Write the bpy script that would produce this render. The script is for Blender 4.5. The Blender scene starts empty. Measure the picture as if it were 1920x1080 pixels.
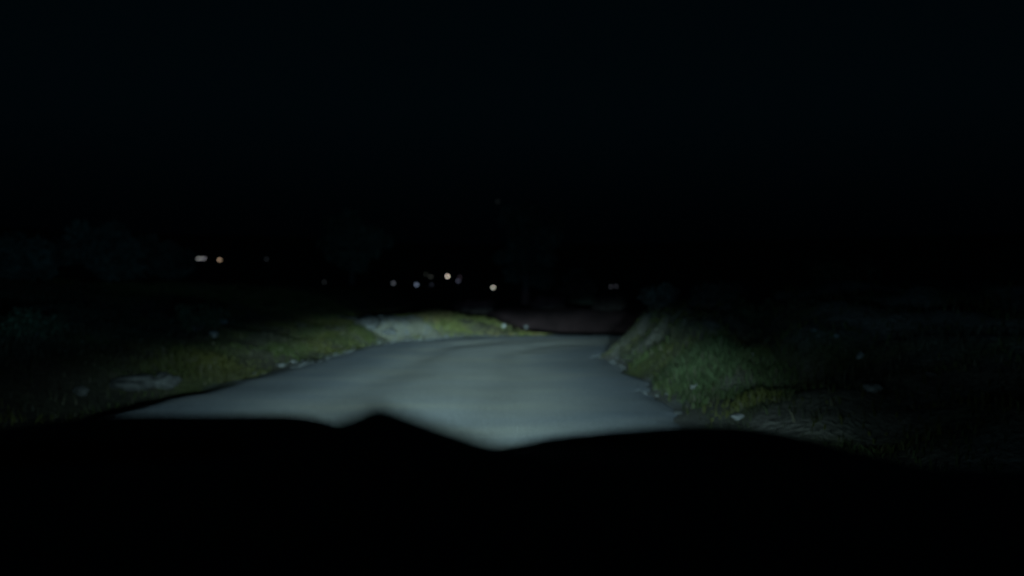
import bpy, math, random
import numpy as np
from mathutils import Vector, noise as mnoise

random.seed(7)
rng = np.random.default_rng(7)
scene = bpy.context.scene
COL = scene.collection

# ------------------------------------------------------------------ camera
CAM_H, FPX, HOR = 1.5, 1507.0, 545.0
cam = bpy.data.cameras.new('camera')
cam_ob = bpy.data.objects.new('camera', cam)
COL.objects.link(cam_ob)
cam_ob.location = (0, 0, CAM_H)
cam_ob.rotation_euler = (math.radians(90.0) + math.atan((HOR - 540) / FPX), 0, 0)
cam.sensor_width = 36.0
cam.lens = FPX / 1920 * 36
cam.clip_start = 0.05
cam.clip_end = 3000
cam.dof.use_dof = True
cam.dof.focus_distance = 4.2
cam.dof.aperture_fstop = 0.92
scene.camera = cam_ob

# ------------------------------------------------------------------ night sky and exposure
world = bpy.data.worlds.new('World')
scene.world = world
world.use_nodes = True
bgn = world.node_tree.nodes['Background']
wt = world.node_tree
wtc = wt.nodes.new('ShaderNodeTexCoord')
wsp = wt.nodes.new('ShaderNodeSeparateXYZ')
wt.links.new(wtc.outputs['Generated'], wsp.inputs[0])
wrm = wt.nodes.new('ShaderNodeValToRGB')
wrm.color_ramp.interpolation = 'EASE'
wrm.color_ramp.elements[0].position = 0.03
wrm.color_ramp.elements[0].color = (0.00005, 0.00022, 0.00042, 1)
wrm.color_ramp.elements[1].position = 0.24
wrm.color_ramp.elements[1].color = (0.00022, 0.00135, 0.0021, 1)
wt.links.new(wsp.outputs[2], wrm.inputs[0])
wt.links.new(wrm.outputs[0], bgn.inputs[0])
bgn.inputs[1].default_value = 1.0
scene.view_settings.view_transform = 'Standard'
scene.view_settings.look = 'None'
scene.view_settings.exposure = 0
scene.view_settings.gamma = 1
scene.cycles.use_denoising = True
scene.cycles.max_bounces = 4
scene.cycles.sample_clamp_indirect = 2.0

# ------------------------------------------------------------------ helpers
def tag(o, label, cat, group=None):
    o['label'] = label
    o['category'] = cat
    if group:
        o['group'] = group
    return o

def empty(name, loc):
    o = bpy.data.objects.new(name, None)
    o.empty_display_size = 0.2
    o.location = loc
    COL.objects.link(o)
    return o

def mesh_obj(name, verts, faces, mat, parent=None, smooth=True, loc=(0, 0, 0)):
    me = bpy.data.meshes.new(name)
    me.from_pydata([tuple(map(float, v)) for v in verts], [], [tuple(map(int, f)) for f in faces])
    me.materials.append(mat)
    if smooth:
        me.polygons.foreach_set('use_smooth', [True] * len(me.polygons))
    me.update()
    o = bpy.data.objects.new(name, me)
    o.location = loc
    COL.objects.link(o)
    if parent is not None:
        o.parent = parent
    return o

def fast_mesh(name, V, F, mat, parent=None, tint=None, smooth=False):
    """V (n,3) array, F (m,k) array; optional per-vertex colour"""
    me = bpy.data.meshes.new(name)
    n, (m, k) = len(V), F.shape
    me.vertices.add(n)
    me.vertices.foreach_set('co', np.asarray(V, dtype=np.float32).ravel())
    me.loops.add(m * k)
    me.loops.foreach_set('vertex_index', np.asarray(F, dtype=np.int32).ravel())
    me.polygons.add(m)
    me.polygons.foreach_set('loop_start', np.arange(0, m * k, k, dtype=np.int32))
    me.polygons.foreach_set('loop_total', np.full(m, k, dtype=np.int32))
    me.update(calc_edges=True)
    if smooth:
        me.polygons.foreach_set('use_smooth', np.ones(m, dtype=bool))
    if tint is not None:
        a = me.color_attributes.new('tint', 'FLOAT_COLOR', 'POINT')
        c = np.ones((n, 4), dtype=np.float32)
        c[:, :3] = tint
        a.data.foreach_set('color', c.ravel())
    me.materials.append(mat)
    me.validate()
    o = bpy.data.objects.new(name, me)
    COL.objects.link(o)
    if parent is not None:
        o.parent = parent
    return o

class MB:
    """collects boxes, tubes and strips into one mesh"""
    def __init__(s):
        s.v, s.f = [], []
    def add(s, v, f):
        b = len(s.v)
        s.v += [tuple(p) for p in v]
        s.f += [tuple(i + b for i in q) for q in f]
    def box(s, c, d, bev=0.0):
        x, y, z = c
        a, b, h = d[0] / 2, d[1] / 2, d[2] / 2
        e = min(bev, a * .9, b * .9, h * .9)
        if e <= 0:
            v = [(x + i * a, y + j * b, z + k * h) for i in (-1, 1) for j in (-1, 1) for k in (-1, 1)]
            s.add(v, [(0, 1, 3, 2), (4, 6, 7, 5), (0, 4, 5, 1), (2, 3, 7, 6), (0, 2, 6, 4), (1, 5, 7, 3)])
            return
        ring = [(-a + e, -b), (a - e, -b), (a, -b + e), (a, b - e), (a - e, b), (-a + e, b), (-a, b - e), (-a, -b + e)]
        inner = [(p * (a - e) / a, q * (b - e) / b) for p, q in ring]
        v = []
        for rr, zz in ((inner, -h), (ring, -h + e), (ring, h - e), (inner, h)):
            v += [(x + p, y + q, z + zz) for p, q in rr]
        f = [tuple(range(7, -1, -1)), tuple(range(24, 32))]
        for r in range(3):
            for i in range(8):
                j = (i + 1) % 8
                f.append((r * 8 + i, r * 8 + j, r * 8 + 8 + j, r * 8 + 8 + i))
        s.add(v, f)
    def tube(s, pts, rad, n=8, cap=True):
        pts = [Vector(p) for p in pts]
        rad = rad if isinstance(rad, (list, tuple)) else [rad] * len(pts)
        v, f = [], []
        for i, p in enumerate(pts):
            t = (pts[min(i + 1, len(pts) - 1)] - pts[max(i - 1, 0)]).normalized()
            u = t.cross(Vector((0, 0, 1)))
            if u.length < 1e-3:
                u = t.cross(Vector((0, 1, 0)))
            u.normalize()
            w = t.cross(u)
            for k in range(n):
                a = 2 * math.pi * k / n
                v.append(p + (u * math.cos(a) + w * math.sin(a)) * rad[i])
        for i in range(len(pts) - 1):
            for k in range(n):
                q = (k + 1) % n
                f.append((i * n + k, i * n + q, (i + 1) * n + q, (i + 1) * n + k))
        if cap:
            f.append(tuple(range(n - 1, -1, -1)))
            f.append(tuple((len(pts) - 1) * n + k for k in range(n)))
        s.add(v, f)
    def globe(s, c, r, n=14, m=9):
        v, f = [], []
        for i in range(m + 1):
            t = math.pi * i / m
            for k in range(n):
                a = 2 * math.pi * k / n
                v.append((c[0] + r * math.sin(t) * math.cos(a), c[1] + r * math.sin(t) * math.sin(a), c[2] + r * math.cos(t)))
        for i in range(m):
            for k in range(n):
                q = (k + 1) % n
                f.append((i * n + k, (i + 1) * n + k, (i + 1) * n + q, i * n + q))
        s.add(v, f)
    def build(s, name, mat, parent=None, smooth=False):
        return mesh_obj(name, s.v, s.f, mat, parent, smooth)

def nodes_of(m):
    m.use_nodes = True
    return m.node_tree.nodes, m.node_tree.links, m.node_tree.nodes['Principled BSDF']

def plain(name, col, rough=0.7, noise_scale=None, var=0.35, metallic=0.0, bump=0.0):
    m = bpy.data.materials.new(name)
    N, L, P = nodes_of(m)
    P.inputs['Base Color'].default_value = (*col, 1)
    P.inputs['Roughness'].default_value = rough
    P.inputs['Metallic'].default_value = metallic
    P.inputs['Specular IOR Level'].default_value = 0.25
    if noise_scale:
        tc = N.new('ShaderNodeTexCoord')
        nz = N.new('ShaderNodeTexNoise')
        nz.inputs['Scale'].default_value = noise_scale
        nz.inputs['Detail'].default_value = 6
        L.new(tc.outputs['Object'], nz.inputs['Vector'])
        r = N.new('ShaderNodeValToRGB')
        r.color_ramp.elements[0].position = .3
        r.color_ramp.elements[1].position = .72
        r.color_ramp.elements[0].color = (*[c * (1 - var) for c in col], 1)
        r.color_ramp.elements[1].color = (*[min(.9, c * (1 + var)) for c in col], 1)
        L.new(nz.outputs['Fac'], r.inputs['Fac'])
        L.new(r.outputs['Color'], P.inputs['Base Color'])
        if bump:
            b = N.new('ShaderNodeBump')
            b.inputs['Strength'].default_value = bump
            b.inputs['Distance'].default_value = 0.03
            L.new(nz.outputs['Fac'], b.inputs['Height'])
            L.new(b.outputs['Normal'], P.inputs['Normal'])
    return m

def tinted(name, rough=0.75, translucent=0.0):
    """colour of each blade, leaf or patch comes from the mesh's own 'tint' attribute"""
    m = bpy.data.materials.new(name)
    N, L, P = nodes_of(m)
    at = N.new('ShaderNodeAttribute')
    at.attribute_name = 'tint'
    L.new(at.outputs['Color'], P.inputs['Base Color'])
    P.inputs['Roughness'].default_value = rough
    P.inputs['Specular IOR Level'].default_value = 0.15
    if translucent:
        t = N.new('ShaderNodeBsdfTranslucent')
        L.new(at.outputs['Color'], t.inputs['Color'])
        mx = N.new('ShaderNodeMixShader')
        mx.inputs[0].default_value = translucent
        L.new(P.outputs[0], mx.inputs[1])
        L.new(t.outputs[0], mx.inputs[2])
        L.new(mx.outputs[0], N['Material Output'].inputs['Surface'])
    return m

def lamp_glow(name, col, strength):
    m = bpy.data.materials.new(name)
    m.use_nodes = True
    N, L = m.node_tree.nodes, m.node_tree.links
    N.clear()
    e = N.new('ShaderNodeEmission')
    e.inputs[0].default_value = (*col, 1)
    e.inputs[1].default_value = strength
    o = N.new('ShaderNodeOutputMaterial')
    L.new(e.outputs[0], o.inputs['Surface'])
    return m

def lin(c):
    c = c / 255
    return c / 12.92 if c <= 0.04045 else ((c + .055) / 1.055) ** 2.4

def sstep(a, b, x):
    t = np.clip((np.asarray(x, float) - a) / (b - a), 0, 1)
    return t * t * (3 - 2 * t)

# cheap vectorised value noise
_tab = rng.random((256, 256))
def vnoise(x, y, scale=1.0, seed=0):
    x = np.asarray(x, float) * scale + seed * 17.3
    y = np.asarray(y, float) * scale + seed * 9.7
    xi, yi = np.floor(x).astype(int), np.floor(y).astype(int)
    fx, fy = x - xi, y - yi
    fx, fy = fx * fx * (3 - 2 * fx), fy * fy * (3 - 2 * fy)
    g = lambda i, j: _tab[i % 256, j % 256]
    return (g(xi, yi) * (1 - fx) * (1 - fy) + g(xi + 1, yi) * fx * (1 - fy)
            + g(xi, yi + 1) * (1 - fx) * fy + g(xi + 1, yi + 1) * fx * fy)
def fbm(x, y, scale, seed=0, octv=4):
    s, a, t = 0, 1, 0
    for o in range(octv):
        s = s + a * vnoise(x, y, scale * 2 ** o, seed + o)
        t += a
        a *= .5
    return s / t

# ------------------------------------------------------------------ headlight beam
LAMP_Z, LAMP_Y = 0.95, 2.30
def headlight_lamp(name, x, parent, power, aim):
    ld = bpy.data.lights.new(name, 'POINT')
    ld.shadow_soft_size = 0.07
    ld.energy = power
    ld.use_nodes = True
    T = ld.node_tree
    N, L = T.nodes, T.links
    N.clear()
    out = N.new('ShaderNodeOutputLight')
    em = N.new('ShaderNodeEmission')
    L.new(em.outputs[0], out.inputs['Surface'])
    geo = N.new('ShaderNodeNewGeometry')
    sep = N.new('ShaderNodeSeparateXYZ')
    L.new(geo.outputs['Incoming'], sep.inputs[0])
    def M(op, a, b=None, c=None, clamp=False):
        n = N.new('ShaderNodeMath')
        n.operation = op
        n.use_clamp = clamp
        for i, v in enumerate((a, b, c)):
            if v is None:
                continue
            if isinstance(v, (int, float)):
                n.inputs[i].default_value = v
            else:
                L.new(v, n.inputs[i])
        return n.outputs[0]
    def smooth(v, a, b):
        n = N.new('ShaderNodeMapRange')
        n.interpolation_type = 'SMOOTHSTEP'
        n.inputs[1].default_value = a
        n.inputs[2].default_value = b
        L.new(v, n.inputs[0])
        return n.outputs[0]
    S = SIGN
    vx, vy, vz = (M('MULTIPLY', sep.outputs[i], S) for i in range(3))
    fwd = smooth(vy, 0.02, 0.25)
    vyc = M('MAXIMUM', vy, 0.02)
    t = M('DIVIDE', M('MULTIPLY', vz, -1.0), vyc)         # tangent below the horizon
    a = M('SUBTRACT', M('DIVIDE', vx, vyc), aim)          # tangent to the side
    tk = M('MULTIPLY_ADD', M('MINIMUM', M('MAXIMUM', M('SUBTRACT', a, 0.08), 0.0), 0.35), 0.15, t)
    cut = smooth(tk, CUT0, CUT1)
    tt = M('MAXIMUM', t, TCAP)
    prof = M('POWER', M('DIVIDE', TCAP, tt), PEXP)
    # spread: narrow hot core plus a wide foot of the beam close to the car
    aneg = M('MINIMUM', a, 0.0)
    apos = M('MAXIMUM', a, 0.0)
    tp = M('MINIMUM', M('MAXIMUM', t, 0.0), 0.3)
    wl = M('MULTIPLY_ADD', tp, WL[1], WL[0])
    wr = M('MULTIPLY_ADD', tp, WR[1], WR[0])
    qa = M('ADD', M('POWER', M('DIVIDE', M('MULTIPLY', aneg, -1.0), wl), 2.0), M('POWER', M('DIVIDE', apos, wr), 2.0))
    side = M('POWER', 2.71828, M('MULTIPLY', qa, -1.0))
    side = M('ADD', M('MULTIPLY', side, 0.998), 0.002)
    main = M('MULTIPLY', M('MULTIPLY', cut, prof), side)
    # stray light above the cut-off, and its red fringe
    leak = M('MULTIPLY', M('MULTIPLY', smooth(t, -0.55, 0.0), LEAK), M('ADD', M('MULTIPLY', side, 0.6), 0.4))
    leak = M('MULTIPLY', leak, M('SUBTRACT', 1.0, M('MULTIPLY', smooth(t, 0.0, 0.06), 0.92)))
    leak = M('MULTIPLY', leak, M('SUBTRACT', 1.0, M('MULTIPLY', smooth(a, 0.10, 0.40), 0.8)))
    fr = M('DIVIDE', M('SUBTRACT', tk, CUT0 - 0.006), 0.012)
    fringe = M('MULTIPLY', M('MULTIPLY', M('POWER', 2.71828, M('MULTIPLY', M('MULTIPLY', fr, fr), -1.0)), FRINGE), side)
    comb = N.new('ShaderNodeCombineXYZ')
    def chan(cm, cl, cf):
        return M('MULTIPLY', fwd, M('ADD', M('ADD', M('MULTIPLY', main, cm), M('MULTIPLY', leak, cl)), M('MULTIPLY', fringe, cf)))
    L.new(chan(0.655, 0.32, 1.0), comb.inputs[0])
    L.new(chan(1.0, 1.0, 0.45), comb.inputs[1])
    L.new(chan(1.11, 1.7, 0.75), comb.inputs[2])
    L.new(comb.outputs[0], em.inputs['Color'])
    em.inputs['Strength'].default_value = 1.0
    o = bpy.data.objects.new(name, ld)
    o.location = (x, LAMP_Y, LAMP_Z)
    COL.objects.link(o)
    if parent is not None:
        o.parent = parent
    return o
SIGN = 1.0
CUT0, CUT1 = 0.004, 0.030
TCAP, PEXP = 0.048, 2.1
WL, WR = (0.105, 2.8), (0.13, 1.3)
LEAK, FRINGE = 0.036, 0.03
POWER = 34500.0

# ------------------------------------------------------------------ lie of the land
OUT = np.array([(-4.9, -12), (-4.9, 0), (-4.85, 7), (-4.8, 10), (-4.55, 13), (-4.28, 16.1), (-4.05, 19), (-3.75, 21.6), (-3.05, 24), (-1.55, 26),
                (0.7, 26.8), (3.8, 26.4), (8, 25), (14, 22.5), (22, 18.5), (34, 11)], float)
INN = np.array([(1.75, -12), (1.8, 0), (1.85, 6), (1.93, 9.2), (2.08, 12), (2.12, 13.5), (2.0, 16.1), (2.05, 18.2), (2.3, 19.6), (2.9, 20.7),
                (4.2, 21.2), (6.0, 20.9), (9, 19.9), (14, 17.6), (22, 13.6), (34, 6.2)], float)
def resample(P, n):
    t = np.arange(len(P))
    u = np.linspace(0, len(P) - 1, n)
    # Catmull-Rom through the points
    i = np.clip(u.astype(int), 0, len(P) - 2)
    f = (u - i)[:, None]
    g = lambda k: P[np.clip(i + k, 0, len(P) - 1)]
    p0, p1, p2, p3 = g(-1), g(0), g(1), g(2)
    return .5 * (2 * p1 + (p2 - p0) * f + (2 * p0 - 5 * p1 + 4 * p2 - p3) * f ** 2 + (3 * p1 - p0 - 3 * p2 + p3) * f ** 3)
NR = 360
oe, ie = resample(OUT, NR), resample(INN, NR)
oe[:, 0] += (fbm(oe[:, 1], oe[:, 0], 1.1, 3) - .5) * .6
ie[:, 0] += (fbm(ie[:, 1], ie[:, 0], 1.3, 5) - .5) * .7
def seg_dist(x, y, P):
    d = np.full(np.shape(x), 1e9)
    for k in range(len(P) - 1):
        a, b = P[k], P[k + 1]
        ab = b - a
        t = np.clip(((x - a[0]) * ab[0] + (y - a[1]) * ab[1]) / max(1e-9, ab @ ab), 0, 1)
        d = np.minimum(d, np.hypot(x - a[0] - t * ab[0], y - a[1] - t * ab[1]))
    return d
POLY = np.vstack([oe[::4], ie[::-4]])
def inside(x, y):
    r = np.zeros(np.shape(x), bool)
    n = len(POLY)
    for k in range(n):
        x1, y1 = POLY[k]
        x2, y2 = POLY[(k + 1) % n]
        c = (y1 > y) != (y2 > y)
        if abs(y2 - y1) > 1e-9:
            r ^= c & (x < (x2 - x1) * (y - y1) / (y2 - y1) + x1)
    return r
def H(x, y, full=False):
    x, y = np.asarray(x, float), np.asarray(y, float)
    near = (np.abs(x) < 60) & (y < 70) & (y > -20)
    do = np.full(x.shape, 50.0)
    di = np.full(x.shape, 50.0)
    ins = np.zeros(x.shape, bool)
    do[near] = seg_dist(x[near], y[near], oe[::4])
    di[near] = seg_dist(x[near], y[near], ie[::4])
    ins[near] = inside(x[near], y[near])
    s = np.where(ins, 0, np.minimum(do, di))
    left = do < di                                         # outer side of the bend
    rough = (fbm(x, y, .55, 1) - .5) * sstep(.1, 2.0, s) + (fbm(x, y, 1.7, 4) - .5) * .45 * sstep(.1, .9, s)
    # outer verge: shallow ditch, then a slope on the left; a low mound past the bend
    hollow = -.50 * (1 - sstep(11.5, 14.0, y)) * sstep(.08, .9, s) * (1 - sstep(1.5, 2.8, s))
    gl = sstep(20, 24, y) * sstep(-6.5, -4.0, x)           # past the bend
    slope_left = hollow - .10 * np.exp(-((s - .45) / .3) ** 2) + .17 * np.clip(s - .6, 0, 9) + .10 * sstep(.6, 2, s)
    mtop = .62 * (1 - sstep(-3.0, 1.8, x))
    st = 3.0 - 2.95 * sstep(-1.6, 1.3, x)
    mound = mtop * sstep(.1, 1.5, s) * (1 - sstep(st, st + 4.0, s)) - 2.4 * sstep(st, st + 5.5, s) + 3.0 * sstep(31.5, 37.5, y) * sstep(-7, -2.5, x)
    hl = slope_left * (1 - gl) + mound * gl
    # inner bank
    k = sstep(8.5, 15.0, y)
    gully = -.30 * np.exp(-(((x - 4.35) - .35 * (y - 14.5)) / .28) ** 2) * sstep(10.5, 13, y) * sstep(.8, 1.6, s)
    lump = .55 * (fbm(x, y, 1.25, 8) - .5)
    steep = .40 * sstep(0, .75, s) + .62 * sstep(.62 + lump, 1.15 + lump, s) + .45 * sstep(1.2, 4.5, s) + .22 * (fbm(x, y, 2.3, 12) - .5) * sstep(.2, .8, s)
    low = .22 * sstep(0, .8, s) + .20 * np.clip(s - .5, 0, 5)
    hr = steep * k + low * (1 - k) + gully
    h = np.where(left, hl, hr) + rough * (.38 + .45 * (1 - left))
    # far country
    D = np.hypot(x, y)
    ang = x / np.maximum(y, 1)
    far = -3.0 + 6.0 * sstep(-.10, -.34, ang) + 1.5 * sstep(.05, .3, ang)
    far = far + 55 * sstep(260, 900, D) + (fbm(x, y, .02, 9) - .5) * 3
    w = sstep(38, 85, D)
    h = h * (1 - w) + far * w
    h = np.where(s < .02, -.05, h)
    h = np.where((s >= .02) & (s < .12), np.minimum(h, .0) - .01, h)
    return (h, s, left, ins) if full else h
def Hs(x, y):
    return float(H(np.array([x]), np.array([y]))[0])

def axis(lo, hi, step, far_lo, far_hi, g=1.12):
    c = list(np.arange(lo, hi + 1e-6, step))
    d, p = step, c[-1]
    while p < far_hi:
        d *= g
        p += d
        c.append(p)
    d, p = step, c[0]
    pre = []
    while p > far_lo:
        d *= g
        p -= d
        pre.append(p)
    return np.array(pre[::-1] + c)
ax_ = axis(-15, 13, .2, -1100, 1100)
ay_ = axis(2, 33, .2, -300, 1500)
GX, GY = np.meshgrid(ax_, ay_)
gx, gy = GX.ravel(), GY.ravel()
gh, gs, gleft, gins = H(gx, gy, True)
nx, ny = len(ax_), len(ay_)
idx = np.arange(nx * ny).reshape(ny, nx)
GF = np.stack([idx[:-1, :-1], idx[:-1, 1:], idx[1:, 1:], idx[1:, :-1]], -1).reshape(-1, 4)
# soil colour, with shade painted in at near left: dark earth, pale rubble beside the bend, stony road shoulder
def rubble(x, y):
    r = np.exp(-(((x + 3.75) / .95) ** 2 + ((y - 25.2) / 1.7) ** 2)) * 1.25
    r = r + .8 * np.exp(-(((x + 2.4) / .8) ** 2 + ((y - 25.4) / .6) ** 2)) + 1.0 * np.exp(-(((x + 5.0) / .8) ** 2 + ((y - 26.6) / 1.5) ** 2))
    return np.clip(r * (.55 + .9 * fbm(x, y, 1.7, 21)), 0, 1)
earth = np.array([.055, .055, .036])
olive = np.array([.050, .062, .020])
pale = np.array([.17, .17, .13])
blue_grey = np.array([.115, .125, .125])
e1 = fbm(gx, gy, .7, 31)[:, None]
gt = earth * (1 - sstep(.4, .65, e1)) + olive * sstep(.4, .65, e1)
shoulder = ((1 - sstep(.05, .55, gs)) * sstep(.42, .6, fbm(gx, gy, 1.6, 41)))[:, None]
strip = (gleft * (1 - sstep(.25, .62, gs)) * sstep(12.9, 13.6, gy) * (1 - sstep(17.5, 18.6, gy)))[:, None] * sstep(.30, .46, fbm(gx, gy, 1.9, 43))[:, None]
shoulder = shoulder * (1 - (gleft * (gy < 13))[:, None])
gt = gt * (1 - shoulder) + blue_grey * shoulder
gt = gt * (1 - strip) + np.array([.17, .185, .185]) * strip
dip_shade = (gleft * (1 - sstep(1.5, 3.5, gs)) * (1 - sstep(12.3, 13.2, gy)))[:, None]  # unlit dip beside the near left road edge, its shade painted into the soil
gt = gt * (1 - .85 * dip_shade) + np.array([.014, .014, .011]) * .85 * dip_shade
rb = rubble(gx, gy)[:, None]
gt = gt * (1 - rb) + pale * rb
fb = (sstep(30.5, 33, gy) * sstep(-7, -2, gx) * (1 - sstep(50, 70, gy)))[:, None]
gt = gt * (1 - fb) + (np.array([.034, .020, .021]) * (.10 + 1.3 * fbm(gx, gy, 1.6, 45))[:, None]) * fb
db = ((~gleft) * sstep(.40, .58, fbm(gx, gy, 1.1, 47)))[:, None]
db = np.maximum(db, ((~gleft) * sstep(.7, 1.1, gs) * sstep(12.5, 14.5, gy))[:, None] * (.45 + .55 * sstep(.35, .55, fbm(gx, gy, 1.5, 49)))[:, None])
gt = gt * (1 - .8 * db) + np.array([.100, .098, .088]) * .8 * db

soil = tinted('soil', .9)
N, L, P = nodes_of(soil)
tc = N.new('ShaderNodeTexCoord')
nz = N.new('ShaderNodeTexNoise')
nz.inputs['Scale'].default_value = 14
nz.inputs['Detail'].default_value = 8
L.new(tc.outputs['Object'], nz.inputs['Vector'])
mx = N.new('ShaderNodeMix')
mx.data_type = 'RGBA'
mx.blend_type = 'MULTIPLY'
mx.inputs[0].default_value = .7
rp = N.new('ShaderNodeValToRGB')
rp.color_ramp.elements[0].position = .3
rp.color_ramp.elements[1].position = .7
rp.color_ramp.elements[0].color = (.45, .43, .4, 1)
rp.color_ramp.elements[1].color = (1.3, 1.3, 1.25, 1)
L.new(nz.outputs['Fac'], rp.inputs['Fac'])
at = [n for n in N if n.type == 'ATTRIBUTE'][0]
L.new(at.outputs['Color'], mx.inputs[6])
L.new(rp.outputs['Color'], mx.inputs[7])
L.new(mx.outputs[2], P.inputs['Base Color'])
bp = N.new('ShaderNodeBump')
bp.inputs['Strength'].default_value = .8
bp.inputs['Distance'].default_value = .06
L.new(nz.outputs['Fac'], bp.inputs['Height'])
L.new(bp.outputs['Normal'], P.inputs['Normal'])
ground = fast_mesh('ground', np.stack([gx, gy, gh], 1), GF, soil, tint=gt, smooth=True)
ground['kind'] = 'structure'

# ------------------------------------------------------------------ gravel road
NW = 48
rv, rt = [], []
for i in range(NR):
    for j in range(NW):
        u = j / (NW - 1)
        p = oe[i] * (1 - u) + ie[i] * u
        rv.append((p[0], p[1]))
        rt.append(u)
rv = np.array(rv)
ru = np.array(rt)
rut = -.028 * (np.exp(-((ru - .33) / .07) ** 2) + np.exp(-((ru - .66) / .07) ** 2))
rz = rut + (fbm(rv[:, 0], rv[:, 1], .5, 51) - .5) * .03 + .012
edge = np.minimum(ru, 1 - ru)
rz = rz - .05 * (1 - sstep(0, .03, edge))
ridx = np.arange(NR * NW).reshape(NR, NW)
RF = np.stack([ridx[:-1, :-1], ridx[:-1, 1:], ridx[1:, 1:], ridx[1:, :-1]], -1).reshape(-1, 4)
gravel = bpy.data.materials.new('gravel')
N, L, P = nodes_of(gravel)
P.inputs['Roughness'].default_value = .95
P.inputs['Specular IOR Level'].default_value = .1
tc = N.new('ShaderNodeTexCoord')
def noise_n(scale, detail, vec=None, rough=.6):
    n = N.new('ShaderNodeTexNoise')
    n.inputs['Scale'].default_value = scale
    n.inputs['Detail'].default_value = detail
    n.inputs['Roughness'].default_value = rough
    L.new(vec if vec is not None else tc.outputs['Object'], n.inputs['Vector'])
    return n
mp = N.new('ShaderNodeMapping')
mp.inputs['Scale'].default_value = (.35, 1.0, 1.0)
L.new(tc.outputs['Object'], mp.inputs['Vector'])
big = noise_n(.9, 5, mp.outputs[0])
fine = noise_n(38, 6)
cr = N.new('ShaderNodeValToRGB')
cr.color_ramp.elements[0].position = .36
cr.color_ramp.elements[1].position = .64
cr.color_ramp.elements[0].color = (.262, .278, .285, 1)
cr.color_ramp.elements[1].color = (.322, .322, .295, 1)
L.new(big.outputs['Fac'], cr.inputs['Fac'])
fr_ = N.new('ShaderNodeValToRGB')
fr_.color_ramp.elements[0].position = .3
fr_.color_ramp.elements[1].position = .7
fr_.color_ramp.elements[0].color = (.7, .7, .7, 1)
fr_.color_ramp.elements[1].color = (1.25, 1.25, 1.25, 1)
L.new(fine.outputs['Fac'], fr_.inputs['Fac'])
mx = N.new('ShaderNodeMix')
mx.data_type = 'RGBA'
mx.blend_type = 'MULTIPLY'
mx.inputs[0].default_value = .8
L.new(cr.outputs['Color'], mx.inputs[6])
L.new(fr_.outputs['Color'], mx.inputs[7])
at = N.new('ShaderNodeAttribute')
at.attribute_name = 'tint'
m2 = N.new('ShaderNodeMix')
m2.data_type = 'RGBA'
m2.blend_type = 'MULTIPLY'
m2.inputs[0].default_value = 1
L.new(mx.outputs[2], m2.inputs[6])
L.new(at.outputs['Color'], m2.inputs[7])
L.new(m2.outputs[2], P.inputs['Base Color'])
bp = N.new('ShaderNodeBump')
bp.inputs['Strength'].default_value = 1.0
bp.inputs['Distance'].default_value = .05
L.new(fine.outputs['Fac'], bp.inputs['Height'])
L.new(bp.outputs['Normal'], P.inputs['Normal'])
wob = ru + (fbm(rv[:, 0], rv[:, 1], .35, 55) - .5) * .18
pool = sstep(.10, .34, wob) * (1 - sstep(.66, .92, wob))          # headlight pool painted in: paler warm middle, darker bluish edges
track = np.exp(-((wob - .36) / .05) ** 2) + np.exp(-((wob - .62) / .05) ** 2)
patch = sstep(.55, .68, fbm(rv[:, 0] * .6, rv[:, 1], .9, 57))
rtint = np.array([.70, .76, .84]) * (1 - pool)[:, None] + np.array([1.06, 1.05, .99]) * pool[:, None]
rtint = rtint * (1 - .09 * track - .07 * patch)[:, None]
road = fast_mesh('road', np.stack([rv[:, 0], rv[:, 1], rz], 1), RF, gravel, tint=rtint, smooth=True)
road['kind'] = 'structure'

# ------------------------------------------------------------------ car (seen from inside: dashboard and bonnet)
black_plastic = plain('black_plastic', (.07, .075, .08), .6, 60, .3, bump=.2)
dark_paint = plain('dark_paint', (.012, .014, .016), .55, 3, .2)
rubber = plain('rubber', (.02, .02, .02), .85, 30, .2)
chrome = plain('dull_chrome', (.35, .36, .37), .3, 10, .1, metallic=1)
clear = bpy.data.materials.new('lens_glass')
N, L, P = nodes_of(clear)
P.inputs['Base Color'].default_value = (.9, .95, 1, 1)
P.inputs['Roughness'].default_value = .1
P.inputs['Transmission Weight'].default_value = 1
car = empty('car', (0, 0, 0))
tag(car, 'dark silhouette of the car the view is taken from, bonnet and dashboard along the bottom', 'car')

def curve(pts):
    xs, ys = zip(*pts)
    return lambda v: np.interp(v, xs, ys)
def smooth_profile(pts, xs, width):
    f = curve(pts)
    k = np.linspace(-2, 2, 17)
    w = np.exp(-k * k)
    w /= w.sum()
    return sum(wi * f(xs + ki * width) for wi, ki in zip(w, k))
# bonnet: two raised shoulders with a dip between them; heights in metres across the car
def angle_to_z(d, py):
    return CAM_H - (py - HOR) / FPX * d
BY = 1.35
bprof = [(-400, 905), (-150, 840), (0, 800), (120, 783), (230, 777), (400, 777), (540, 776), (600, 784), (660, 802), (760, 838), (880, 843), (960, 833),
         (1040, 817), (1150, 806), (1290, 796), (1390, 798), (1470, 810), (1570, 836), (1680, 862), (1800, 890), (2000, 935), (2300, 1010)]
bx = np.linspace(-1.42, 1.42, 120)
bz = angle_to_z(BY, smooth_profile(bprof, bx / BY * FPX + 960, 14))
ys = np.array([1.09, 1.16, 1.22, 1.28, 1.32, 1.35, 1.42, 1.6, 1.85, 2.02, 2.1, 2.15])
drop = np.interp(ys, [1.09, 1.22, 1.35, 1.6, 1.85, 2.02, 2.1, 2.15], [-.02, -.01, 0, .06, .125, .18, .24, .32])
bv, bf = [], []
keep = np.abs(bx) < .95
bxx, bzz = bx[keep], bz[keep]
for y, dz in zip(ys, drop):
    for x, z in zip(bxx, bzz):
        zz = z - dz if y >= BY else z - max(0, dz) - (BY - y) * .02
        bv.append((x, y, zz))
nb = len(bxx)
top_n = len(bv)
for (x, y, z) in list(bv):
    bv.append((x, y, z - .03))
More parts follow.
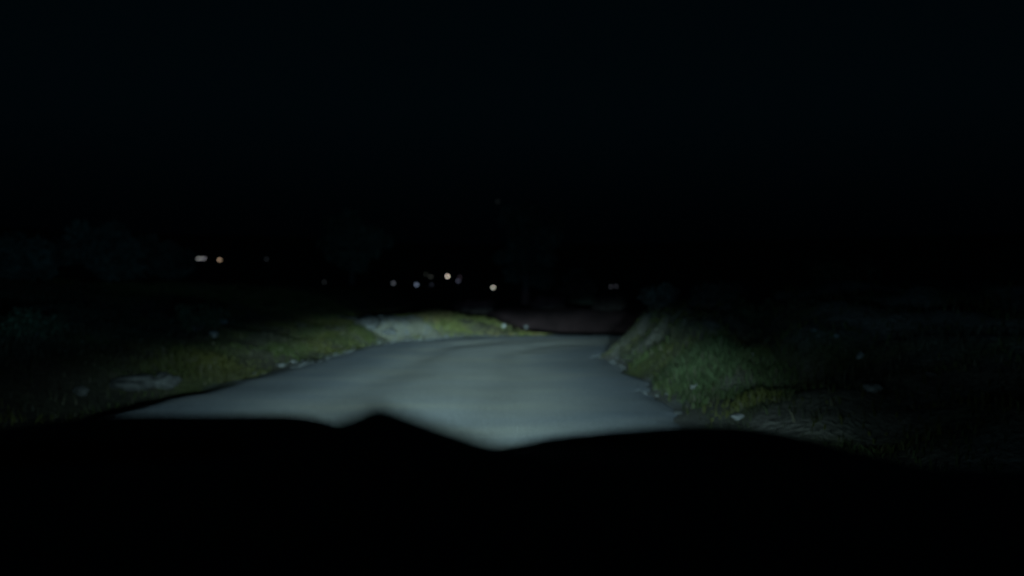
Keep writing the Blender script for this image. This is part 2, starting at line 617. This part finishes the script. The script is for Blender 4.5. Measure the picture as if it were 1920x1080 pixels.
for i in range(len(ys) - 1):
    for j in range(nb - 1):
        q = (i * nb + j, i * nb + j + 1, (i + 1) * nb + j + 1, (i + 1) * nb + j)
        bf.append(q)
        bf.append(tuple(k + top_n for k in reversed(q)))
ring = [j for j in range(nb)] + [i * nb + nb - 1 for i in range(1, len(ys))] + [(len(ys) - 1) * nb + j for j in range(nb - 2, -1, -1)] + [i * nb for i in range(len(ys) - 2, 0, -1)]
for a, b in zip(ring, ring[1:] + ring[:1]):
    bf.append((b, a, a + top_n, b + top_n))
mesh_obj('bonnet', bv, bf, dark_paint, car)
# wings either side of the bonnet, front panel, grille, bumper, wheels
for sx in (-1, 1):
    m = MB()
    zt = float(np.interp(sx * .95, bx, bz))
    m.box((sx * 1.0, 1.5, zt - .50), (.09, 1.1, .62), .03)
    m.build('wing', dark_paint, car)
    w = MB()
    w.tube([(sx * .74, 1.45, .36), (sx * .78, 1.45, .36), (sx * .94, 1.45, .36), (sx * .98, 1.45, .36)], [.30, .36, .36, .30], 28)
    wo = w.build('wheel', rubber, car, True)
    r = MB()
    r.tube([(sx * .965, 1.45, .36), (sx * .992, 1.45, .36)], [.21, .19], 20)
    r.build('rim', chrome, wo)
m = MB()
m.box((0, 2.13, .82), (1.8, .05, .44), .02)
m.build('front_panel', dark_paint, car)
m = MB()
for k in range(6):
    m.box((0, 2.175, .74 + k * .06), (.9, .03, .028), .008)
m.build('grille', chrome, car)
m = MB()
m.box((0, 2.22, .52), (1.95, .18, .16), .05)
m.build('bumper', black_plastic, car)
for sx in (-1, 1):
    h = MB()
    h.tube([(sx * .68, 2.16, LAMP_Z), (sx * .68, 2.20, LAMP_Z)], [.115, .125], 24)
    ho = h.build('headlight', chrome, car, True)
    g = MB()
    g.tube([(sx * .68, 2.203, LAMP_Z), (sx * .68, 2.215, LAMP_Z)], [.105, .09], 24)
    g.build('lens', clear, ho, True)
headlight_lamp('headlight_beam', -.68, car, POWER * 1.1, -.04)
headlight_lamp('headlight_beam', .68, car, POWER * .9, -.05)
# dashboard with a peaked instrument hood
DY = .88
dprof = [(-600, 930), (0, 900), (400, 880), (510, 818), (600, 795), (660, 778), (708, 755), (760, 774), (830, 799), (900, 823), (950, 838), (1010, 854), (1200, 872), (1600, 890), (2600, 940)]
dx = np.linspace(-.80, .80, 160)
dz_ = angle_to_z(DY, smooth_profile(dprof, dx / DY * FPX + 960, 8))
base = np.interp(dx, [-.80, 0, .80], [1.285, 1.315, 1.285])
dys = np.array([.30, .42, .63, .73, .81, .85, .88, .91, .95, 1.01, 1.06])
hump = np.interp(dys, [.30, .42, .63, .73, .81, .88, .95, 1.01, 1.06], [0, 0, .2, .7, .95, 1, .7, .2, 0])
low_ = np.interp(dys, [.30, .42, .88, 1.06], [.10, .03, .0, .02])
dv, df = [], []
nd = len(dx)
for y, hm, lo in zip(dys, hump, low_):
    for x, z, b in zip(dx, dz_, base):
        zz = (np.minimum(b, z)) * (1 - hm) + z * hm - lo
        dv.append((x, y, zz))
tn = len(dv)
for x, b in zip(dx, base):
    dv.append((x, .34, .70))
for x, b in zip(dx, base):
    dv.append((x, 1.06, .70))
for i in range(len(dys) - 1):
    for j in range(nd - 1):
        df.append((i * nd + j, i * nd + j + 1, (i + 1) * nd + j + 1, (i + 1) * nd + j))
for j in range(nd - 1):
    df.append((tn + j, tn + j + 1, j + 1, j))
    k = (len(dys) - 1) * nd
    df.append((k + j, k + j + 1, tn + nd + j + 1, tn + nd + j))
    df.append((tn + nd + j, tn + nd + j + 1, tn + j + 1, tn + j))
dash = mesh_obj('dashboard', dv, df, black_plastic, car)

# ------------------------------------------------------------------ grass on the verges (uncountable)
def make_grass():
    n = 900000
    x = rng.uniform(-15, 13, n)
    y = 4.5 + 27.5 * rng.random(n)
    h, s, left, ins = H(x, y, True)
    keep = (~ins) & (s > .04) & (np.abs(x / y) < .74)
    ed = fbm(x, y, 1.2, 61)
    keep &= (s > .04 + .5 * ed * (rng.random(n)))
    dens = sstep(.40, .58, fbm(x, y, .9, 63)) * np.where(left, 1, .10 + .90 * (1 - sstep(2.9, 3.9, x - .06 * (y - 12)))) * (1 - .95 * ((~left) & (fbm(x, y, 1.1, 47) > .56)))
    dens = np.maximum(dens, np.exp(-(((x - 2.85) / .7) ** 2 + ((y - 11.8) / 1.7) ** 2)))
    dens = dens * np.where((~left) & (s > .85) & (y > 13), .22, 1)
    dens = dens * np.where(left & (y < 14), .08 + .92 * sstep(12.2, 14.4, y), 1)
    keep &= rng.random(n) < (.06 + .94 * dens)
    rb = rubble(x, y)
    keep &= rng.random(n) > rb * 1.6
    keep &= ~((y > 31) & (s > 6))
    keep &= ~(left & (x > 1.1 + .5 * ed) & (y > 20))
    keep &= ~(left & (y < 13.5) & (s < .25 + .5 * ed))
    keep &= ~(left & (y > 13.2) & (y < 18.5) & (s < .20 + .55 * ed))
    x, y, h, s, left = (q[keep] for q in (x, y, h, s, left))
    n = len(x)
    right = ~left
    far = (y > 23) & left
    hgt = .03 + .07 * rng.random(n) + .12 * sstep(.5, .75, fbm(x, y, 1.3, 65)) * rng.random(n)
    tuft = np.exp(-(((x - 2.95) / .7) ** 2 + ((y - 12.1) / 1.5) ** 2))
    hgt = hgt + .14 * tuft * rng.random(n)
    wid = (.005 + .006 * rng.random(n)) * (1 + y / 25)
    ang = rng.uniform(0, 2 * math.pi, n)
    lean = rng.normal(0, .35, (n, 2)) * hgt[:, None]
    dxv, dyv = np.cos(ang) * wid, np.sin(ang) * wid
    V = np.zeros((n, 5, 3))
    V[:, 0] = np.stack([x - dxv, y - dyv, h - .01], 1)
    V[:, 1] = np.stack([x + dxv, y + dyv, h - .01], 1)
    mx_, my_ = x + lean[:, 0] * .35, y + lean[:, 1] * .35
    V[:, 2] = np.stack([mx_ + dxv * .7, my_ + dyv * .7, h + hgt * .6], 1)
    V[:, 3] = np.stack([mx_ - dxv * .7, my_ - dyv * .7, h + hgt * .6], 1)
    V[:, 4] = np.stack([x + lean[:, 0], y + lean[:, 1], h + hgt], 1)
    b = np.arange(n) * 5
    F1 = np.stack([b, b + 1, b + 2], 1)
    F2 = np.stack([b, b + 2, b + 3], 1)
    F3 = np.stack([b + 3, b + 2, b + 4], 1)
    F = np.vstack([F1, F2, F3])
    # kinds of grass grow in patches: moss green, yellow green, straw
    a = fbm(x, y, .8, 71) + rng.normal(0, .05, n)
    c = fbm(x, y, 1.3, 75) + rng.normal(0, .06, n)
    green = np.array([.024, .035, .010])
    yellow = np.array([.040, .042, .008])
    dull = np.array([.022, .024, .015])
    straw = np.array([.06, .058, .036])
    w1 = sstep(.45, .6, a)[:, None]
    w2 = sstep(.48, .62, c)[:, None]
    t = (green * (1 - w1) + yellow * w1) * (1 - w2) + dull * w2
    lush = np.clip(np.exp(-(((x - 2.8) / .75) ** 2 + ((y - 11.6) / 1.9) ** 2)) * 1.2, 0, 1)[:, None]
    t = t * (1 - lush) + np.array([.038, .058, .024]) * lush
    fm = (sstep(23.5, 26, y) * left)[:, None] * .85
    t = t * (1 - fm) + (np.array([.072, .080, .022]) * (1 - w2) + np.array([.108, .092, .032]) * w2) * fm
    yl = np.exp(-(((x + 5.4) / .9) ** 2 + ((y - 15.0) / 1.6) ** 2)) + np.exp(-(((x + 4.6) / .8) ** 2 + ((y - 21.0) / 2.0) ** 2))
    yl = np.clip(yl * 1.1, 0, 1)[:, None]
    t = t * (1 - yl) + np.array([.040, .042, .009]) * yl * (.55 + .9 * fbm(x, y, 1.6, 79))[:, None]
    lone = (sstep(1.2, 3.0, s) * left * (1 - sstep(21, 24, y)))[:, None] * .7
    t = t * (1 - lone) + np.array([.022, .022, .016]) * lone
    sel = rng.random(n) < .10
    t[sel] = straw * .8
    t *= rng.uniform(.75, 1.25, n)[:, None]
    o = fast_mesh('grass', V.reshape(-1, 3), F, tinted('grass_blades', .7, .25), tint=np.repeat(t, 5, 0))
    o['kind'] = 'stuff'
    return n
ngrass = make_grass()

# loose chippings along the road shoulders (uncountable)
def make_chips():
    V, F, T = [], [], []
    b = 0
    base_v = np.array([(1, 0, 0), (-1, 0, 0), (0, 1, 0), (0, -1, 0), (0, 0, 1), (0, 0, -1)], float)
    base_f = np.array([(0, 2, 4), (2, 1, 4), (1, 3, 4), (3, 0, 4), (2, 0, 5), (1, 2, 5), (3, 1, 5), (0, 3, 5)])
    spots = []
    for E, sg, cnt in ((oe, -1, 1100), (ie, 1, 700)):
        for _ in range(cnt):
            k = rng.integers(90 if sg > 0 else 105, NR - 90)
            p = E[k]
            off = abs(rng.normal(0, .22)) - .12
            spots.append((p[0] + sg * off, p[1] + rng.normal(0, .15) + (off if k > 225 and sg < 0 else 0), rng.uniform(.008, .03)))
    for _ in range(900):
        x, y = rng.normal(-3.9, .8), rng.normal(25.4, 1.1)
        spots.append((x, y, rng.uniform(.015, .06)))
    sp = np.array(spots)
    hz = H(sp[:, 0], sp[:, 1])
    for (x, y, r), z in zip(sp, hz):
        if fbm(x, y, 1.4, 81) < .42:
            continue
        z = max(z, -.01)
        q = base_v * rng.uniform(.6, 1.2, (6, 1)) * r * np.array([1, 1, .7]) + np.array([x, y, z + r * .3])
        V.append(q)
        F.append(base_f + b)
        T.append(np.tile(np.array([.085, .092, .09]) * rng.uniform(.5, 1.4), (6, 1)))
        b += 6
    o = fast_mesh('loose_gravel', np.vstack(V), np.vstack(F), tinted('chippings', .9), tint=np.vstack(T))
    o['kind'] = 'stuff'
make_chips()

# ------------------------------------------------------------------ stones
def icosphere(sub):
    import bmesh
    bm = bmesh.new()
    bmesh.ops.create_icosphere(bm, subdivisions=sub, radius=1)
    v = np.array([p.co[:] for p in bm.verts])
    f = [[q.index for q in p.verts] for p in bm.faces]
    bm.free()
    return v, f
IV, IF = icosphere(4)
def stone_mesh(size, seed, flat=.65, rough=.35):
    out = []
    for p in IV:
        q = Vector(p)
        d = mnoise.fractal(q * 1.1 + Vector((seed * 3.1, seed * 1.7, 0)), 1.0, 2.0, 4)
        c = mnoise.cell(q * 1.6 + Vector((seed, 0, seed * 2)))
        r = 1 + rough * d + .10 * c
        v = q * r
        out.append((v.x * size[0], v.y * size[1], v.z * size[2] * flat))
    return out
pale_rock = plain('pale_limestone', (.15, .155, .147), .9, 5, .4, bump=.5)
grey_rock = plain('grey_stone', (.11, .115, .11), .9, 5, .45, bump=.5)
dark_rock = plain('weathered_stone', (.045, .048, .045), .9, 4, .5, bump=.5)
def ground_hit(px, py):
    """walks along the sight line until it meets the land"""
    d = 5.0
    while d < 60:
        z = CAM_H - (py - HOR) / FPX * d
        if Hs((px - 960) / FPX * d, d) >= z:
            return (px - 960) / FPX * d, d
        d += .1
    return (px - 960) / FPX * 30, 30
def stone(px, py, wpx, hpx, mat, label, seed, d=None, grp=None, name='stone', z=None):
    if d is None:
        x, y = ground_hit(px, py)
    else:
        x, y = (px - 960) / FPX * d, d
    w, h = wpx / FPX * y / 2, hpx / FPX * y / 2
    o = mesh_obj(name, stone_mesh((w, w * .8, h * 1.3), seed, .8), IF, mat, None, True, (x, y, Hs(x, y) + h * .45))
    o.rotation_euler = (0, 0, seed)
    tag(o, label, 'stone' if name == 'stone' else 'rock', grp)
    return o
SG = 'stones along the verges'
STONES = [
    (252, 727, 96, 26, dark_rock, 'big low grey rock at the left roadside, largest of the stones there', 1, 'rock'),
    (312, 722, 62, 26, dark_rock, 'dark flat rock between the big grey rock and the left road edge', 2, 'rock'),
    (152, 742, 26, 18, dark_rock, 'rounded grey stone standing alone left of the big low rock', 3, 'stone'),
    (408, 608, 34, 12, grey_rock, 'long faint stone high on the left slope, upper of two', 4, 'stone'),
    (402, 632, 24, 12, grey_rock, 'short faint stone on the left slope just below the long one', 5, 'stone'),
    (550, 681, 9, 7, grey_rock, 'small stone at the left road edge beneath the grass', 6, 'stone'),
    (526, 687, 18, 5, grey_rock, 'thin slab lying flat along the left road edge', 7, 'stone'),
    (692, 612, 48, 24, dark_rock, 'grey boulder behind the pale rubble outside the bend', 8, 'rock'),
    (730, 628, 26, 13, dark_rock, 'low boulder in the middle of the rubble outside the bend', 9, 'rock'),
    (764, 640, 16, 7, dark_rock, 'low stone at the foot of the rubble touching the road', 10, 'stone'),
    (712, 642, 18, 9, dark_rock, 'squat stone at the left end of the rubble by the road', 11, 'stone'),
    (945, 613, 8, 7, pale_rock, 'white stone in the middle of the far grass mound', 12, 'stone'),
    (986, 615, 8, 7, grey_rock, 'tiny dull stone on the far grass mound right of the white one', 13, 'stone'),
    (1147, 655, 13, 8, pale_rock, 'pale stone at the tip of the right bank where the road bends', 14, 'stone'),
    (1299, 733, 13, 11, pale_rock, 'bright white stone below the green tuft on the right verge', 15, 'stone'),
    (1309, 726, 12, 9, grey_rock, 'dim grey stone touching the bright white one on the right verge', 16, 'stone'),
    (1384, 790, 30, 12, grey_rock, 'long stone just above the edge of the car bonnet at right', 17, 'stone'),
    (1410, 670, 10, 9, grey_rock, 'small bluish stone beside the dark gully on the right bank', 18, 'stone'),
    (1635, 732, 38, 16, grey_rock, 'wide grey stone in the dark grass far right of the road', 19, 'stone'),
    (1613, 675, 16, 14, grey_rock, 'round greenish grey stone above the wide one at far right', 20, 'stone'),
    (1527, 625, 13, 8, grey_rock, 'small grey stone high on the right bank, left of a pair', 21, 'stone'),
    (1568, 633, 10, 8, grey_rock, 'smallest stone high on the right bank, right of a pair', 22, 'stone'),
    (1745, 712, 26, 10, dark_rock, 'long faint stone furthest right in the dark grass', 23, 'stone'),
    (1272, 775, 18, 6, dark_rock, 'flat dark slab at the right road edge near the bonnet', 24, 'stone'),
]
for px, py, w, h, m, lab, sd, nm in STONES:
    stone(px, py, w, h, m, lab, sd, None, SG if nm == 'stone' else 'large rocks by the road', nm)

# ------------------------------------------------------------------ bushes and trees
bark = plain('bark', (.055, .05, .042), .9, 8, .4, bump=.6)
leaf_mat = tinted('leaves', .7, .25)
def leaf_cloud(centres, radii, n, size, cols, flat=.8):
    k = rng.integers(0, len(centres), n)
    C = np.array(centres)[k]
    R = np.array(radii)[k]
    d = rng.normal(0, 1, (n, 3))
    d /= np.linalg.norm(d, axis=1)[:, None]
    rad = R * rng.random(n) ** .45
    p = C + d * rad[:, None] * np.array([1, 1, flat])
    u = rng.normal(0, 1, (n, 3))
    u /= np.linalg.norm(u, axis=1)[:, None]
    w = np.cross(u, rng.normal(0, 1, (n, 3)))
    w /= np.linalg.norm(w, axis=1)[:, None]
    s = size * rng.uniform(.6, 1.4, n)[:, None]
    V = np.stack([p - u * s, p + w * s * .45, p + u * s, p - w * s * .45], 1).reshape(-1, 3)
    F = np.arange(n * 4).reshape(-1, 4)
    kt = rng.uniform(.65, 1.35, len(centres))[k][:, None]
    c0, c1 = np.array(cols[0]), np.array(cols[1])
    mixv = rng.random(n)[:, None]
    T = (c0 * (1 - mixv) + c1 * mixv) * kt
    return V, F, np.repeat(T, 4, 0)
def tree(px, top_py, d, width_px, label, cat='tree', leaves=5200, cols=((.035, .052, .04), (.06, .08, .06)), grp='trees in the dark beyond the road'):
    x = (px - 960) / FPX * d
    g = Hs(x, d)
    top = CAM_H - (top_py - HOR) / FPX * d
    ht = max(1.6, top - g)
    wd = width_px / FPX * d / 2
    root = empty('tree', (x, d, g))
    tag(root, label, cat, grp)
    tb = MB()
    lean = rng.normal(0, .05, 2)
    tr = .035 * ht
    pts = [(lean[0] * ht * t ** 2, lean[1] * ht * t ** 2, ht * .9 * t - .1) for t in (0, .25, .5, .75, 1)]
    tb.tube(pts, [tr * 1.3, tr, tr * .75, tr * .45, tr * .15], 9)
    cs, rs = [], []
    for k in range(11):
        t = .32 + .6 * k / 10 + rng.uniform(-.03, .03)
        a = k * 2.4 + rng.uniform(-.3, .3)
        shape = math.sin(math.pi * min(1, max(.08, (t - .2) / .85))) ** .6
        ln = wd * rng.uniform(.55, .95) * shape
        b0 = Vector((lean[0] * ht * t * t, lean[1] * ht * t * t, ht * .9 * t * .92))
        b1 = b0 + Vector((math.cos(a) * ln, math.sin(a) * ln, ht * rng.uniform(.04, .14)))
        md = (b0 + b1) / 2 + Vector((0, 0, .03 * ht))
        tb.tube([b0, md, b1], [tr * .4, tr * .25, tr * .08], 6)
        for q in (.55, .8, 1.0):
            cs.append(tuple(b0.lerp(b1, q) + Vector(rng.normal(0, .07 * wd, 3))))
            rs.append(wd * rng.uniform(.2, .34))
    cs.append((lean[0] * ht, lean[1] * ht, ht * .9))
    rs.append(wd * .3)
    tb.build('trunk', bark, root, True)
    V, F, T = leaf_cloud(cs, rs, leaves, .06 + d * .0028, cols)
    V[:, 2] = np.maximum(V[:, 2], .02)
    fast_mesh('crown', V, F, leaf_mat, root, T)
    return root
def bush(x, y, w, h, label, n=1500, cols=((.018, .027, .012), (.034, .044, .022)), grp='bushes on the verges', size=.05):
    g = Hs(x, y)
    root = empty('bush', (x, y, g))
    tag(root, label, 'bush', grp)
    st = MB()
    cs, rs = [], []
    for k in range(9):
        a = k * 2.4 + rng.uniform(-.4, .4)
        q = rng.uniform(.25, 1)
        e = Vector((math.cos(a) * w * .42 * q, math.sin(a) * w * .42 * q, h * rng.uniform(.5, .85)))
        st.tube([(0, 0, -.05), e * .5 + Vector((0, 0, .08 * h)), e], [.02, .013, .005], 6)
        cs += [tuple(e), tuple(e * .7)]
        rs += [w * rng.uniform(.13, .22), w * .16]
    st.build('stem', bark, root, True)
    V, F, T = leaf_cloud(cs, rs, n, size, cols, .9)
    V[:, 2] = np.maximum(V[:, 2], .01)
    fast_mesh('foliage', V, F, leaf_mat, root, T)
    return root
tree(205, 425, 27, 190, 'broad faint tree at far left, left of the three white lights')
tree(315, 545, 31, 100, 'low round tree just left of and below the three white lights')
tree(20, 515, 24, 150, 'low tree cut off by the left edge of the picture')
tree(660, 395, 42, 130, 'tall slim tree between the left lights and the middle cluster of lights', cols=((.07, .10, .07), (.10, .13, .09)))
tree(985, 372, 52, 150, 'faint tall tree right of the white light above the far mound', leaves=6000)
tree(1085, 505, 58, 90, 'low far tree left of the faint pair of lights')
scrub = ((.03, .036, .028), (.05, .055, .042))
bush(3.2, 17.6, 1.0, .5, 'pale scrubby bush on the corner of the right bank above the road bend', 2600, scrub)
bush(4.3, 17.0, 1.2, .4, 'dull scrub on the right bank behind the pale corner bush', 2400, scrub)
bush(4.6, 15.0, 1.1, .38, 'dark bush on the right bank above the green tuft', 2200)
bush(6.4, 15.6, 1.4, .45, 'wide dark bush on the right bank, furthest right', 2200)
bush(-7.0, 17.8, 1.3, .55, 'low bush on the left slope above the yellow grass', 2000)
bush(-8.2, 13.6, 1.2, .5, 'dim low bush behind the big rock at left', 2000)
for (x, y, w, h, lab) in ((-1.6, 36.5, 2.2, .5, 'faint shrub on the dark bank right behind the far grass mound'),
                          (1.6, 38, 2.0, .45, 'faint shrub on the dark bank beyond the bend, middle of three'),
                          (4.6, 37.5, 2.2, .5, 'faint shrub on the dark bank beyond the bend, next to the right bank')):
    bush(x, y, w, h, lab, 2400, ((.035, .03, .027), (.055, .048, .042)), 'shrubs beyond the bend', .05)

# ------------------------------------------------------------------ lamps of the far houses
post_mat = plain('lamp_post_paint', (.1, .1, .1), .6, 12, .2)
LG = 'lights on the far hillside'
GAIN = 7.0
def far_lamp(px, py, col, label, d=190, r=.23):
    x = (px - 960) / FPX * d
    z = CAM_H - (py - HOR) / FPX * d
    g = Hs(x, d)
    hgt = z - g
    if hgt < 1.5:
        raise RuntimeError(f'lamp at {px} sits in the hill: {hgt}')
    root = empty('street_lamp', (x, d, g))
    tag(root, label, 'light', LG)
    p = MB()
    p.tube([(0, 0, -.3), (0, 0, .4), (0, 0, .45), (0, 0, hgt - r)], [.12, .12, .07, .05], 10)
    p.tube([(0, 0, hgt - r - .05), (0, 0, hgt - r + .02)], [.12, .16], 12)
    p.build('post', post_mat, root)
    gm = MB()
    gm.globe((0, 0, hgt), r)
    gm.build('lamp_globe', lamp_glow('lamp_glow', tuple(lin(c) for c in col), GAIN), root, True)
    return root
far_lamp(371.5, 485, (78, 79, 78), 'white light, left of the row of three touching lights')
far_lamp(377.2, 484.8, (72, 74, 73), 'white light, middle of the row of three touching lights')
far_lamp(383, 484.5, (68, 68, 72), 'white light, right of the row of three touching lights')
far_lamp(411.7, 487, (112, 95, 78), 'warm orange light beside the row of three white lights')
far_lamp(500, 486, (13, 15, 17), 'barely visible bluish light right of the orange one')
far_lamp(608, 529, (15, 17, 18), 'barely visible light alone left of the middle cluster')
far_lamp(737.5, 531, (50, 53, 58), 'dim grey light at the left end of the middle cluster')
far_lamp(781, 534, (68, 77, 92), 'bluish light in the middle cluster, second from its left end')
far_lamp(798.5, 514, (14, 16, 14), 'faintest light at the top of the middle cluster')
far_lamp(807.5, 519, (27, 29, 27), 'dim greenish light just left of the brightest one')
far_lamp(809.5, 534, (15, 17, 22), 'faint bluish light below the dim greenish one')
far_lamp(839, 518, (172, 162, 149), 'brightest warm white light of all, top of the middle cluster')
far_lamp(862, 520, (22, 18, 22), 'faint purplish light, upper of two right of the brightest')
far_lamp(859, 527, (40, 42, 52), 'dim bluish light, lower of two right of the brightest')
far_lamp(924.7, 539, (146, 146, 136), 'bright white light alone above the far grass mound')
far_lamp(1016, 531, (15, 17, 19), 'barely visible light right of the bright white one')
far_lamp(1145.5, 537.5, (25, 26, 30), 'dim light, left of the faint pair above the right bank')
far_lamp(1155.5, 536.7, (23, 24, 28), 'dim light, right of the faint pair above the right bank')
far_lamp(933, 378, (4, 5, 5), 'faint light high above all the others', d=420, r=.75)
